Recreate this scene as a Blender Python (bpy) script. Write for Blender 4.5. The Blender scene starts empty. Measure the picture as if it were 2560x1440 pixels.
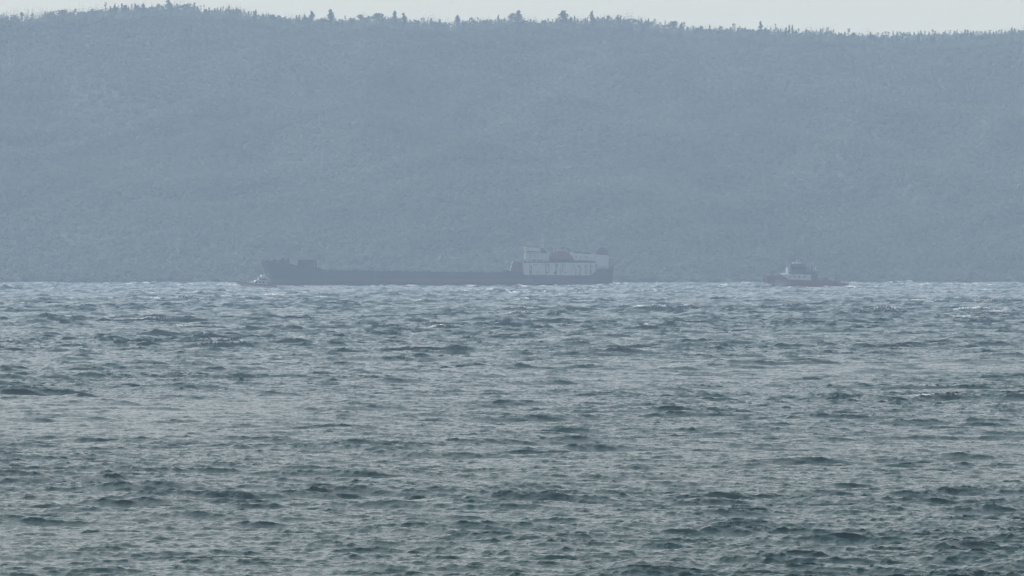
import bpy, bmesh, math, random
import numpy as np
from mathutils import Vector, Matrix

random.seed(7)
rng = np.random.default_rng(11)
S = bpy.context.scene

# ------------------------------------------------------------ camera
U = 4.36e-5            # radians per photograph pixel (2560 wide)
CAM_H = 12.16          # eye height above the sea
HORIZ = 620.0          # photograph row of the true horizon
cd = bpy.data.cameras.new('Camera')
cam = bpy.data.objects.new('Camera', cd)
S.collection.objects.link(cam)
cd.sensor_width = 36.0
cd.lens = 36.0 / (2560 * U)
cd.clip_start = 1.0
cd.clip_end = 40000.0
cam.location = (0, 0, CAM_H)
cam.rotation_euler = (math.radians(90) - (720 - HORIZ) * U, 0, 0)
S.camera = cam

# ------------------------------------------------------------ light
SUN_EL = math.radians(38)
SUN_AZ = math.radians(-50)      # from the view axis (+Y), negative = left
SUN_DIR = Vector((math.sin(SUN_AZ) * math.cos(SUN_EL), math.cos(SUN_AZ) * math.cos(SUN_EL), math.sin(SUN_EL)))
sl = bpy.data.lights.new('Sun', 'SUN')
sl.energy = 4.0
sl.angle = math.radians(0.5)
sl.color = (1.0, 0.97, 0.94)
so = bpy.data.objects.new('Sun', sl)
S.collection.objects.link(so)
so.rotation_euler = SUN_DIR.to_track_quat('Z', 'Y').to_euler()

w = bpy.data.worlds.new('World')
S.world = w
w.use_nodes = True
nt = w.node_tree
nt.nodes.clear()
sky = nt.nodes.new('ShaderNodeTexSky')
sky.sky_type = 'NISHITA'
sky.sun_disc = False
sky.sun_elevation = SUN_EL
sky.sun_rotation = SUN_AZ
sky.air_density = 1.0
sky.dust_density = 5.0
sky.ozone_density = 1.0
hs = nt.nodes.new('ShaderNodeHueSaturation')
hs.inputs['Saturation'].default_value = 0.12
bg = nt.nodes.new('ShaderNodeBackground')
bg.inputs['Strength'].default_value = 0.148
wo = nt.nodes.new('ShaderNodeOutputWorld')
nt.links.new(sky.outputs[0], hs.inputs['Color'])
# thin bright veil of high cloud low over the hills
wtc = nt.nodes.new('ShaderNodeTexCoord')
wsep = nt.nodes.new('ShaderNodeSeparateXYZ')
nt.links.new(wtc.outputs['Generated'], wsep.inputs[0])
wmr = nt.nodes.new('ShaderNodeMapRange'); wmr.interpolation_type = 'SMOOTHSTEP'
wmr.inputs[1].default_value = .02; wmr.inputs[2].default_value = .17
wmr.inputs[3].default_value = .92; wmr.inputs[4].default_value = 0.0
nt.links.new(wsep.outputs[2], wmr.inputs[0])
wmx = nt.nodes.new('ShaderNodeMix'); wmx.data_type = 'RGBA'
nt.links.new(wmr.outputs[0], wmx.inputs[0])
nt.links.new(hs.outputs[0], wmx.inputs[6])
wmx.inputs[7].default_value = (5.85, 5.4, 3.9, 1)
nt.links.new(wmx.outputs[2], bg.inputs[0])
nt.links.new(bg.outputs[0], wo.inputs[0])

S.view_settings.view_transform = 'Standard'
S.view_settings.look = 'None'
S.view_settings.exposure = 0.0
S.view_settings.gamma = 1.0
S.cycles.volume_bounces = 1
S.cycles.max_bounces = 6
S.cycles.use_denoising = True
S.cycles.use_adaptive_sampling = False
S.cycles.denoising_prefilter = 'FAST'

# ------------------------------------------------------------ helpers
C = S.collection


def px_to_world(px, py, D):
    """photograph pixel at a known distance D along +Y"""
    return Vector(((px - 1280) * U * D, D, CAM_H + (HORIZ - py) * U * D))


def tag(o, label=None, cat=None, group=None, kind=None):
    if label: o['label'] = label
    if cat: o['category'] = cat
    if group: o['group'] = group
    if kind: o['kind'] = kind
    return o


def empty(name, loc, rz=0.0):
    o = bpy.data.objects.new(name, None)
    o.empty_display_size = 1.0
    o.location = loc
    o.rotation_euler = (0, 0, rz)
    C.objects.link(o)
    return o


def np_mesh(name, verts, faces, mat=None, smooth=False, attrs=None):
    """verts (n,3), faces (m,k) all of one size"""
    me = bpy.data.meshes.new(name)
    n, (m, k) = len(verts), faces.shape
    me.vertices.add(n)
    me.vertices.foreach_set('co', np.ascontiguousarray(verts, dtype=np.float32).ravel())
    me.loops.add(m * k)
    me.loops.foreach_set('vertex_index', np.ascontiguousarray(faces, dtype=np.int32).ravel())
    me.polygons.add(m)
    me.polygons.foreach_set('loop_start', np.arange(0, m * k, k, dtype=np.int32))
    me.polygons.foreach_set('loop_total', np.full(m, k, dtype=np.int32))
    if smooth:
        me.polygons.foreach_set('use_smooth', np.ones(m, dtype=bool))
    me.update(calc_edges=True)
    for an, av in (attrs or {}).items():
        a = me.attributes.new(an, 'FLOAT', 'POINT')
        a.data.foreach_set('value', np.ascontiguousarray(av, dtype=np.float32))
    if mat: me.materials.append(mat)
    return me


class MB:
    """collects shapes into one mesh"""
    def __init__(s): s.v = []; s.f = []

    def add(s, vs, fs):
        b = len(s.v)
        s.v += [tuple(p) for p in vs]
        s.f += [tuple(i + b for i in f) for f in fs]

    def box(s, x0, x1, y0, y1, z0, z1):
        s.prism([(x0, z0), (x1, z0), (x1, z1), (x0, z1)], y0, y1)

    def prism(s, pts, y0, y1, inset=None):
        """polygon in xz (counter-clockwise seen from -y) extruded from y0 to y1"""
        n = len(pts)
        s.add([(x, y0, z) for x, z in pts] + [(x, y1, z) for x, z in pts],
              [tuple(range(n)), tuple(range(2 * n - 1, n - 1, -1))] +
              [(i, i + n, (i + 1) % n + n, (i + 1) % n) for i in range(n)])

    def tube(s, a, b, r, r2=None, n=8):
        a, b = Vector(a), Vector(b)
        r2 = r if r2 is None else r2
        d = (b - a).normalized()
        u = d.orthogonal().normalized(); v = d.cross(u)
        vs = []
        for p, rr in ((a, r), (b, r2)):
            for i in range(n):
                t = 2 * math.pi * i / n
                vs.append(p + (u * math.cos(t) + v * math.sin(t)) * rr)
        s.add(vs, [(i, (i + 1) % n, (i + 1) % n + n, i + n) for i in range(n)] +
              [tuple(range(n - 1, -1, -1)), tuple(range(n, 2 * n))])

    def lathe(s, c, prof, n=12, sy=1.0):
        """profile (r,z) turned about the vertical through c"""
        vs, fs = [], []
        for r, z in prof:
            for i in range(n):
                t = 2 * math.pi * i / n
                vs.append((c[0] + r * math.cos(t), c[1] + r * sy * math.sin(t), c[2] + z))
        for j in range(len(prof) - 1):
            for i in range(n):
                fs.append((j * n + i, j * n + (i + 1) % n, (j + 1) * n + (i + 1) % n, (j + 1) * n + i))
        fs.append(tuple(range(n - 1, -1, -1)))
        fs.append(tuple(range((len(prof) - 1) * n, len(prof) * n)))
        s.add(vs, fs)

    def rail(s, pts, h=1.0, r=0.04, step=2.0, rows=3):
        for a, b in zip(pts[:-1], pts[1:]):
            a, b = Vector(a), Vector(b)
            L = (b - a).length
            m = max(1, int(L / step))
            for i in range(m + 1):
                p = a.lerp(b, i / m)
                s.tube(p, p + Vector((0, 0, h)), r, n=4)
            for k in range(rows):
                z = Vector((0, 0, h * (k + 1) / rows))
                s.tube(a + z, b + z, r * .8, n=4)

    def build(s, name, mat, parent=None, bevel=0.0, smooth=False):
        me = bpy.data.meshes.new(name)
        me.from_pydata(s.v, [], s.f)
        bm = bmesh.new(); bm.from_mesh(me)
        bmesh.ops.recalc_face_normals(bm, faces=bm.faces)
        if bevel > 0:
            bmesh.ops.bevel(bm, geom=[e for e in bm.edges if len(e.link_faces) == 2 and e.calc_face_angle(0) > .5],
                            offset=bevel, segments=2, profile=.6, affect='EDGES')
        bm.to_mesh(me); bm.free()
        if smooth:
            for p in me.polygons: p.use_smooth = True
        me.materials.append(mat)
        o = bpy.data.objects.new(name, me)
        C.objects.link(o)
        if parent: o.parent = parent
        return o


def nodes(m):
    m.use_nodes = True
    t = m.node_tree
    return t, t.nodes['Principled BSDF']


def paint(name, col, rough=.55, var=.25, scale=.6, rust=0.0, rustcol=(.09, .045, .028), streak=1.0, metallic=0.0):
    """weathered ship paint: mottled colour, vertical rust runs"""
    m = bpy.data.materials.new(name)
    t, b = nodes(m)
    tc = t.nodes.new('ShaderNodeTexCoord')
    mp = t.nodes.new('ShaderNodeMapping')
    mp.inputs['Scale'].default_value = (1, 1, .35)
    t.links.new(tc.outputs['Object'], mp.inputs[0])
    n1 = t.nodes.new('ShaderNodeTexNoise')
    n1.inputs['Scale'].default_value = scale
    n1.inputs['Detail'].default_value = 6
    t.links.new(mp.outputs[0], n1.inputs['Vector'])
    mx = t.nodes.new('ShaderNodeMix'); mx.data_type = 'RGBA'
    mx.inputs[6].default_value = (*[c * (1 - var) for c in col], 1)
    mx.inputs[7].default_value = (*[min(1, c * (1 + var)) for c in col], 1)
    t.links.new(n1.outputs[0], mx.inputs[0])
    out = mx.outputs[2]
    if rust > 0:
        mp2 = t.nodes.new('ShaderNodeMapping')
        mp2.inputs['Scale'].default_value = (1.3, 1.3, .13 * streak)
        t.links.new(tc.outputs['Object'], mp2.inputs[0])
        n2 = t.nodes.new('ShaderNodeTexNoise')
        n2.inputs['Scale'].default_value = 1.0
        n2.inputs['Detail'].default_value = 5
        t.links.new(mp2.outputs[0], n2.inputs['Vector'])
        r = t.nodes.new('ShaderNodeValToRGB')
        r.color_ramp.elements[0].position = .62 - .2 * rust
        r.color_ramp.elements[1].position = .72
        t.links.new(n2.outputs[0], r.inputs[0])
        m2 = t.nodes.new('ShaderNodeMix'); m2.data_type = 'RGBA'
        t.links.new(r.outputs[0], m2.inputs[0])
        t.links.new(out, m2.inputs[6])
        m2.inputs[7].default_value = (*rustcol, 1)
        out = m2.outputs[2]
    t.links.new(out, b.inputs['Base Color'])
    b.inputs['Roughness'].default_value = rough
    b.inputs['Metallic'].default_value = metallic
    bp = t.nodes.new('ShaderNodeBump')
    bp.inputs['Strength'].default_value = .25
    bp.inputs['Distance'].default_value = .05
    t.links.new(n1.outputs[0], bp.inputs['Height'])
    t.links.new(bp.outputs[0], b.inputs['Normal'])
    return m


def two_band(name, top, low, zsplit, rough=.6, stripe=None):
    """hull paint with the boot topping of another colour below zsplit (object z)"""
    m = paint(name, top, rough, .35, .35, .25, (.045, .026, .02))
    t = m.node_tree
    b = t.nodes['Principled BSDF']
    src = b.inputs['Base Color'].links[0].from_socket
    tc = t.nodes.new('ShaderNodeTexCoord')
    sp = t.nodes.new('ShaderNodeSeparateXYZ')
    t.links.new(tc.outputs['Object'], sp.inputs[0])
    nz = t.nodes.new('ShaderNodeTexNoise')
    nz.inputs['Scale'].default_value = .25
    nz.inputs['Detail'].default_value = 5
    t.links.new(tc.outputs['Object'], nz.inputs['Vector'])
    ad = t.nodes.new('ShaderNodeMath'); ad.operation = 'MULTIPLY_ADD'
    t.links.new(nz.outputs[0], ad.inputs[0]); ad.inputs[1].default_value = .5
    t.links.new(sp.outputs[2], ad.inputs[2])
    r = t.nodes.new('ShaderNodeMapRange')
    t.links.new(ad.outputs[0], r.inputs[0])
    r.inputs[1].default_value = zsplit; r.inputs[2].default_value = zsplit + .5
    mx = t.nodes.new('ShaderNodeMix'); mx.data_type = 'RGBA'
    t.links.new(r.outputs[0], mx.inputs[0])
    mx.inputs[6].default_value = (*low, 1)
    t.links.new(src, mx.inputs[7])
    t.links.new(mx.outputs[2], b.inputs['Base Color'])
    return m


# ------------------------------------------------------------ sea surface (wind waves by inverse FFT)
def wave_tile(N, L, lam_peak, lam_min, lam_max, wind, seed, spread=2.0, rms=1.0, chop=1.0):
    r = np.random.default_rng(seed)
    k1 = np.fft.fftfreq(N, 1.0 / N) * 2 * np.pi / L
    kx, ky = np.meshgrid(k1, k1, indexing='ij')
    k = np.hypot(kx, ky); k[0, 0] = 1
    kp = 2 * np.pi / lam_peak
    P = np.exp(-1.25 * (kp / k) ** 2) / k ** 4
    c = (kx * math.cos(wind) + ky * math.sin(wind)) / k
    P *= np.where(c > 0, np.abs(c) ** (2 * spread), 0.05 * np.abs(c) ** (2 * spread)) + .005
    lam = 2 * np.pi / k
    P *= 1 / (1 + (lam_min / lam) ** 6) / (1 + (lam / lam_max) ** 6)
    P[0, 0] = 0
    H = np.sqrt(P) * (r.standard_normal((N, N)) + 1j * r.standard_normal((N, N)))
    h = np.fft.ifft2(H).real
    s = rms / h.std()
    h *= s
    H = H * s
    dx = np.fft.ifft2(-1j * kx / k * H).real * chop
    dy = np.fft.ifft2(-1j * ky / k * H).real * chop
    lp = np.exp(-(k / 1.15) ** 2)                     # foam follows the larger crests only
    jxx = np.fft.ifft2(kx * kx / k * H * lp).real * chop
    jyy = np.fft.ifft2(ky * ky / k * H * lp).real * chop
    jxy = np.fft.ifft2(kx * ky / k * H * lp).real * chop
    J = (1 - jxx) * (1 - jyy) - jxy ** 2
    return [a.astype(np.float32) for a in (h, -dx, -dy, J)], N, L


def sample(tile, x, y, rot):
    arrs, N, L = tile
    c, s = math.cos(rot), math.sin(rot)
    u = ((c * x + s * y) / L * N) % N
    v = ((-s * x + c * y) / L * N) % N
    i0 = np.floor(u).astype(np.int32); j0 = np.floor(v).astype(np.int32)
    fu = (u - i0).astype(np.float32); fv = (v - j0).astype(np.float32)
    i0 %= N; j0 %= N
    i1 = (i0 + 1) % N; j1 = (j0 + 1) % N
    o = []
    for a in arrs:
        o.append((a[i0, j0] * (1 - fu) + a[i1, j0] * fu) * (1 - fv) + (a[i0, j1] * (1 - fu) + a[i1, j1] * fu) * fv)
    h, dx, dy, J = o
    return h, c * dx - s * dy, s * dx + c * dy, J


FOAM0 = .49
SEA_Z = -.45        # mean water level: the crests reach about zero
WIND = math.radians(-90 + 11)       # waves run toward the viewer, a little to the right
tD = wave_tile(1024, 467.0, 17.0, 6.0, 60.0, WIND + math.radians(6), 9, spread=3.0, rms=1.0, chop=1.2)
tA = wave_tile(1536, 331.0, 9.0, 2.5, 30.0, WIND, 1, spread=4.5, rms=1.0, chop=1.6)
tB = wave_tile(1024, 61.0, 2.5, .5, 4.5, WIND - math.radians(9), 2, spread=3.2, rms=1.0, chop=1.6)
tC = wave_tile(1024, 23.0, .95, .2, 1.4, WIND - math.radians(-14), 3, spread=2.0, rms=1.0, chop=1.3)


def sstep(a, b, x):
    t = np.clip((x - a) / (b - a), 0, 1)
    return t * t * (3 - 2 * t)


def sea_height(x, y):
    d = np.hypot(x, y)
    off = sstep(450, 1900, d)                      # rougher offshore, sheltered near the viewer's beach
    # slow gust patches
    e = .55 + .45 * np.sin(x * .071 + 1.5 * np.sin(y * .031)) * np.sin(y * .083 + 1.2 * np.sin(x * .043 + 1))
    g = 1 + .22 * np.sin(x * .021 + y * .0063 + 1.3) * np.sin(y * .0117 - x * .008) + .12 * np.sin(x * .055 - y * .017)
    aA = (.054 + .085 * off + .080 * e) * g
    aD = .05 + .07 * e + .155 * off
    aB = (.035 + .034 * off) * (1 + .3 * sstep(2200, 3000, d)) * g
    aC = (.0145 + .012 * off) * (1 - sstep(1200, 2100, d)) * g
    hA, xA, yA, JA = sample(tA, x, y, .07)
    hB, xB, yB, JB = sample(tB, x, y, -.23)
    hC, xC, yC, JC = sample(tC, x, y, .31)
    hD, xD, yD, JD = sample(tD, x, y, .19)
    z = hD * aD + hA * aA + hB * aB + hC * aC
    dx = xD * aD + xA * aA + xB * aB + xC * aC
    dy = yD * aD + yA * aA + yB * aB + yC * aC
    J = (JA - 1) * aA + (JB - 1) * aB + 1
    Jf = (JA - 1) * aA + (JD - 1) * aD + 1
    thr = FOAM0 + .15 - .06 * off + .06 * np.sin(x * .037 + y * .011) * np.sin(y * .013 - x * .021 + 2)
    foam = np.clip((thr - Jf) / .08, 0, 1) * sstep(500, 1400, d)
    Jb = (JB - 1) * aB + (JA - 1) * aA + 1           # small crests flecked white in place of sun glints
    foam = np.maximum(foam, np.clip((.79 - .17 * off - Jb) / .04, 0, 1))
    return z, dx, dy, np.clip(foam, 0, 1)


def build_sea():
    dense = np.linspace(-.085, .085, 1500)
    side = .085 + np.cumsum(np.geomspace(.0004, .06, 46))
    th = np.concatenate([-side[::-1], dense, side])
    near = np.geomspace(6, 285, 60)[:-1]
    mid = np.concatenate([np.geomspace(285, 900, int(math.log(900 / 285.) / .00042))[:-1],
                          np.geomspace(900, 2200, int(math.log(2200 / 900.) / .0005))[:-1],
                          np.geomspace(2200, 3330, int(math.log(3330 / 2200.) / .0006))])
    far = np.array([3400, 3600, 4200, 5200, 5600.])
    rr = np.concatenate([near, mid, far])
    R, T = np.meshgrid(rr, th, indexing='ij')
    x = R * np.sin(T); y = R * np.cos(T)
    x0, y0 = x.ravel().astype(np.float32), y.ravel().astype(np.float32)
    z, dx, dy, foam = sea_height(x0, y0)
    fade = 1 - sstep(.12, .3, np.abs(T.ravel())) * .6
    fade *= sstep(20, 240, R.ravel()) * .7 + .3
    z = z * fade; dx = dx * fade; dy = dy * fade
    V = np.stack([x0 + dx, y0 + dy, z], 1)
    a, b = len(rr), len(th)
    idx = np.arange(a * b, dtype=np.int32).reshape(a, b)
    F = np.stack([idx[:-1, :-1].ravel(), idx[:-1, 1:].ravel(), idx[1:, 1:].ravel(), idx[1:, :-1].ravel()], 1)
    return V, F[:, ::-1], foam


def water_material():
    m = bpy.data.materials.new('sea_water')
    t, b = nodes(m)
    b.inputs['Base Color'].default_value = (.004, .040, .042, 1)
    b.inputs['Roughness'].default_value = .065
    b.inputs['IOR'].default_value = 1.333
    tc = t.nodes.new('ShaderNodeTexCoord')
    mp = t.nodes.new('ShaderNodeMapping')
    mp.inputs['Rotation'].default_value = (0, 0, math.radians(-14))
    mp.inputs['Scale'].default_value = (1.0, 1.9, 1.0)
    t.links.new(tc.outputs['Object'], mp.inputs[0])
    n1 = t.nodes.new('ShaderNodeTexNoise')
    n1.inputs['Scale'].default_value = 4.2
    n1.inputs['Detail'].default_value = 4
    n1.inputs['Roughness'].default_value = .55
    n1.inputs['Distortion'].default_value = .4
    t.links.new(mp.outputs[0], n1.inputs['Vector'])
    bp = t.nodes.new('ShaderNodeBump')
    bp.inputs['Strength'].default_value = .8
    bp.inputs['Distance'].default_value = .045
    t.links.new(n1.outputs[0], bp.inputs['Height'])
    t.links.new(bp.outputs[0], b.inputs['Normal'])
    # foam and the painted sun glints
    at = t.nodes.new('ShaderNodeAttribute'); at.attribute_name = 'foam'
    n2 = t.nodes.new('ShaderNodeTexNoise')
    n2.inputs['Scale'].default_value = 3.5
    n2.inputs['Detail'].default_value = 6
    t.links.new(tc.outputs['Object'], n2.inputs['Vector'])
    r = t.nodes.new('ShaderNodeMapRange')
    r.inputs[1].default_value = .38; r.inputs[2].default_value = .6
    t.links.new(n2.outputs[0], r.inputs[0])
    mu = t.nodes.new('ShaderNodeMath'); mu.operation = 'MULTIPLY'; mu.use_clamp = True
    t.links.new(at.outputs['Fac'], mu.inputs[0]); t.links.new(r.outputs[0], mu.inputs[1])
    df = t.nodes.new('ShaderNodeBsdfDiffuse')
    df.inputs[0].default_value = (.78, .8, .8, 1)
    ms = t.nodes.new('ShaderNodeMixShader')
    t.links.new(mu.outputs[0], ms.inputs[0])
    t.links.new(b.outputs[0], ms.inputs[1])
    t.links.new(df.outputs[0], ms.inputs[2])
    t.links.new(ms.outputs[0], t.nodes['Material Output'].inputs[0])
    return m


V, F, foam = build_sea()
sea = bpy.data.objects.new('sea', np_mesh('sea', V, F, water_material(), smooth=True, attrs={'foam': foam}))
sea.location.z = SEA_Z
tag(sea, kind='structure')
C.objects.link(sea)
del V, F, foam

# ------------------------------------------------------------ hills
RIDGE = [(-700, 60), (-300, 46), (0, 38), (40, 44), (100, 39), (130, 33), (200, 36), (260, 28), (320, 28), (370, 26), (410, 24), (440, 22),
         (480, 22), (495, 27), (520, 33), (560, 31), (600, 33), (640, 43), (680, 47), (720, 55), (760, 51), (800, 53), (840, 56),
         (880, 55), (920, 48), (960, 51), (1000, 55), (1040, 60), (1080, 63), (1120, 67), (1160, 61), (1200, 59),
         (1240, 57), (1280, 52), (1310, 61), (1350, 63), (1390, 57), (1430, 59), (1480, 54), (1530, 54), (1580, 59),
         (1620, 65), (1660, 69), (1700, 73), (1730, 80), (1780, 80), (1830, 77), (1860, 77), (1900, 84), (1950, 83),
         (2000, 87), (2060, 88), (2100, 90), (2150, 93), (2200, 102), (2300, 106), (2400, 102), (2460, 96), (2510, 90), (2560, 84), (2760, 70), (3300, 50)]
RX = np.array([p[0] for p in RIDGE], float); RY = np.array([p[1] for p in RIDGE], float)
D_RIDGE, D_SHORE = 3880.0, 3243.0
SCRUB = 2.4            # height of the scrub canopy over the ground


def ridge_y(x):
    return D_RIDGE + 60 * np.sin(x * .009 + .8) + 25 * np.sin(x * .031)


def ridge_z(x):
    d = ridge_y(x)
    px = 1280 + x / (U * d)
    return CAM_H + (HORIZ - np.interp(px, RX, RY)) * U * d - SCRUB


def hill_z(x, y):
    yr = ridge_y(x)
    zr = ridge_z(x)
    s = (y - D_SHORE) / (yr - D_SHORE)
    up = np.clip(s, 0, 1) ** .93
    wx = x + 22 * np.sin(y * .012 + x * .006) + 9 * np.sin(y * .037 - x * .02)
    g = (1.6 * np.sin(wx * .034 + y * .026) + 1.1 * np.sin(wx * .071 + y * .012 + 1) + .8 * np.sin(wx * .017 + 2.2)
         + .5 * np.sin(wx * .13 - y * .05)) * 2.4
    g = g * np.clip(s, 0, 1) * np.clip(1 - s, 0, 1) * 3.2
    z = -1.2 + (zr + 1.2) * up + g
    back = np.clip(y - yr, 0, None)
    z = np.where(s > 1, zr - back * .22, z)
    return np.where(s < 0, -1.2 + (y - D_SHORE) * .05, z)


def forest_mat(name, c0, c1):
    m = bpy.data.materials.new(name)
    t, b = nodes(m)
    tc = t.nodes.new('ShaderNodeTexCoord')
    n = t.nodes.new('ShaderNodeTexNoise'); n.inputs['Scale'].default_value = .12; n.inputs['Detail'].default_value = 8
    t.links.new(tc.outputs['Object'], n.inputs['Vector'])
    r = t.nodes.new('ShaderNodeValToRGB')
    r.color_ramp.elements[0].position = .35; r.color_ramp.elements[1].position = .65
    r.color_ramp.elements[0].color = (*c0, 1); r.color_ramp.elements[1].color = (*c1, 1)
    t.links.new(n.outputs[0], r.inputs[0])
    t.links.new(r.outputs[0], b.inputs['Base Color'])
    b.inputs['Roughness'].default_value = .8
    b.inputs['Specular IOR Level'].default_value = .2
    return m


def leaf_mat(name, c0, c1):
    """foliage: sun shines through the leaves as well as off them"""
    m = forest_mat(name, c0, c1)
    t = m.node_tree
    b = t.nodes['Principled BSDF']
    tr = t.nodes.new('ShaderNodeBsdfTranslucent')
    t.links.new(b.inputs['Base Color'].links[0].from_socket, tr.inputs[0])
    ms = t.nodes.new('ShaderNodeMixShader'); ms.inputs[0].default_value = .65
    t.links.new(b.outputs[0], ms.inputs[1]); t.links.new(tr.outputs[0], ms.inputs[2])
    t.links.new(ms.outputs[0], t.nodes['Material Output'].inputs[0])
    return m


M_GROUND = forest_mat('hill_soil', (.035, .045, .03), (.05, .06, .042))
M_FOREST = leaf_mat('scrub_leaves', (.11, .14, .10), (.16, .19, .145))
# slow banded change of leaf colour over the slope
t_ = M_FOREST.node_tree
b_ = t_.nodes['Principled BSDF']
src_ = b_.inputs['Base Color'].links[0].from_socket
tc_ = t_.nodes.new('ShaderNodeTexCoord')
mp_ = t_.nodes.new('ShaderNodeMapping'); mp_.inputs['Rotation'].default_value = (0, 0, .6); mp_.inputs['Scale'].default_value = (1, .45, .8)
n_ = t_.nodes.new('ShaderNodeTexNoise'); n_.inputs['Scale'].default_value = .022; n_.inputs['Detail'].default_value = 4
r_ = t_.nodes.new('ShaderNodeMapRange'); r_.inputs[1].default_value = .3; r_.inputs[2].default_value = .7
r_.inputs[3].default_value = .74; r_.inputs[4].default_value = 1.08
v_ = t_.nodes.new('ShaderNodeVectorMath'); v_.operation = 'SCALE'
t_.links.new(tc_.outputs['Object'], mp_.inputs[0]); t_.links.new(mp_.outputs[0], n_.inputs['Vector'])
t_.links.new(n_.outputs[0], r_.inputs[0]); t_.links.new(src_, v_.inputs[0]); t_.links.new(r_.outputs[0], v_.inputs['Scale'])
t_.links.new(v_.outputs[0], b_.inputs['Base Color'])
t_.links.new(v_.outputs[0], [n for n in t_.nodes if n.type == 'BSDF_TRANSLUCENT'][0].inputs[0])
M_PINE = leaf_mat('conifer_needles', (.04, .055, .03), (.07, .09, .05))
M_BARK = forest_mat('bark', (.06, .045, .035), (.11, .09, .07))

gx = np.arange(-760, 761, 5.0); gy = np.concatenate([np.arange(3180, 4100, 5.0), np.arange(4100, 4500, 40.0)])
GX, GY = np.meshgrid(gx, gy, indexing='ij')
GZ = hill_z(GX, GY)
idx = np.arange(GX.size).reshape(GX.shape)
F = np.stack([idx[:-1, :-1].ravel(), idx[1:, :-1].ravel(), idx[1:, 1:].ravel(), idx[:-1, 1:].ravel()], 1)
hill = bpy.data.objects.new('hill', np_mesh('hill', np.stack([GX.ravel(), GY.ravel(), GZ.ravel()], 1), F, M_GROUND, True))
tag(hill, kind='structure'); C.objects.link(hill)

# the second ridge that shows behind the first on the right
D_FAR = 4500.0
FX = np.array([1500, 1900, 2100, 2170, 2250, 2300, 2400, 2500, 2600, 2900.]); FY = np.array([110, 96, 90, 88, 86, 86, 85, 84, 84, 90.])


def far_z(x, y):
    px = 1280 + x / (U * D_FAR)
    zr = CAM_H + (HORIZ - np.interp(px, FX, FY)) * U * D_FAR - SCRUB
    return zr - np.abs(y - D_FAR) * .2


gx = np.arange(60, 620, 6.0); gy = np.arange(D_FAR - 500, D_FAR + 301, 20.0)
GX, GY = np.meshgrid(gx, gy, indexing='ij')
idx = np.arange(GX.size).reshape(GX.shape)
F = np.stack([idx[:-1, :-1].ravel(), idx[1:, :-1].ravel(), idx[1:, 1:].ravel(), idx[:-1, 1:].ravel()], 1)
o = bpy.data.objects.new('distant_hill', np_mesh('distant_hill', np.stack([GX.ravel(), GY.ravel(), far_z(GX, GY).ravel()], 1), F, M_GROUND, True))
tag(o, kind='structure'); C.objects.link(o)


def scatter_crowns(P, size, nleaf, leaf, seed, level=False):
    """a mass of leafy crowns: P (n,3) centres, size (n,) radii -> one mesh of leaf clumps"""
    r = np.random.default_rng(seed)
    n = len(P)
    d = r.standard_normal((n, nleaf, 3)); d /= np.linalg.norm(d, axis=2, keepdims=True)
    d[..., 2] = np.abs(d[..., 2]) * 1.1 - .25
    rad = size[:, None, None] * r.uniform(.55, 1.08, (n, nleaf, 1))
    c = P[:, None, :] + d * rad
    a = r.standard_normal((n, nleaf, 3)); a /= np.linalg.norm(a, axis=2, keepdims=True)
    nrm = d + .7 * r.standard_normal((n, nleaf, 3))
    if level:                                        # leaf sprays lying mostly flat, open to the sky
        nrm = np.array([0, -.25, 1.0]) + .45 * nrm
    a = np.cross(a, nrm); a /= np.linalg.norm(a, axis=2, keepdims=True)
    b = np.cross(nrm, a); b /= np.linalg.norm(b, axis=2, keepdims=True)
    s = (size[:, None, None] * leaf * r.uniform(.6, 1.3, (n, nleaf, 1)))
    q = np.stack([c - a * s, c + b * s * .8, c + a * s, c - b * s * .8], 2).reshape(-1, 3)
    f = np.arange(len(q)).reshape(-1, 4)
    return q, f


# scrub and woodland over the slope: uncountable, one object
sp = 3.0
xs = np.arange(-330, 330, sp); ys = np.arange(D_SHORE + 6, 4010, sp)
X, Y = np.meshgrid(xs, ys, indexing='ij')
X = X.ravel() + rng.uniform(-sp * .5, sp * .5, X.size); Y = Y.ravel() + rng.uniform(-sp * .5, sp * .5, Y.size)
keep = (np.abs(X) < Y * .0745) & (Y < ridge_y(X) + 12)
X, Y = X[keep], Y[keep]
patch = np.sin(X * .05 + 1.1 * np.sin(Y * .03)) * np.sin(Y * .041 + X * .02)
sz = rng.lognormal(0, .16, len(X)) * (1.75 + .25 * patch)
# the canopy right at the crest stays low so that the skyline follows the ground
sz = np.where(Y > ridge_y(X) - 40, np.clip(sz, 1.0, 3.1), np.clip(sz, 1.2, 4.2))
Z = hill_z(X, Y) + sz * .25
q, f = scatter_crowns(np.stack([X, Y, Z], 1), sz, 60, .225, 5, True)
# feathery upright brush along the crest
nb = 6000
bx_ = rng.uniform(-330, 330, nb); by_ = ridge_y(bx_) + rng.uniform(-22, 8, nb)
clump = .6 + .4 * np.sin(bx_ * .19 + 1.7 * np.sin(bx_ * .043)) * np.sin(bx_ * .071 + 1)
bh = (rng.uniform(.3, 1, nb) ** 1.5 * 6.6) * clump + .8
bz_ = hill_z(bx_, by_) + 1.6
Pb, Sb = [], []
for i_ in range(6):
    u_ = i_ / 5
    Pb.append(np.stack([bx_ + rng.normal(0, .1, nb), by_, bz_ + bh * u_], 1)); Sb.append((.75 - .55 * u_) * rng.uniform(.6, 1.2, nb))
q2, f2 = scatter_crowns(np.concatenate(Pb), np.concatenate(Sb), 9, .3, 15)
q, f = np.concatenate([q, q2]), np.concatenate([f, f2 + len(q)])
o = bpy.data.objects.new('hillside_woodland', np_mesh('hillside_woodland', q, f, M_FOREST))
tag(o, 'dense hazy green scrub and woodland covering the whole slope behind the ships', 'woodland', kind='stuff')
C.objects.link(o)

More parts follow.
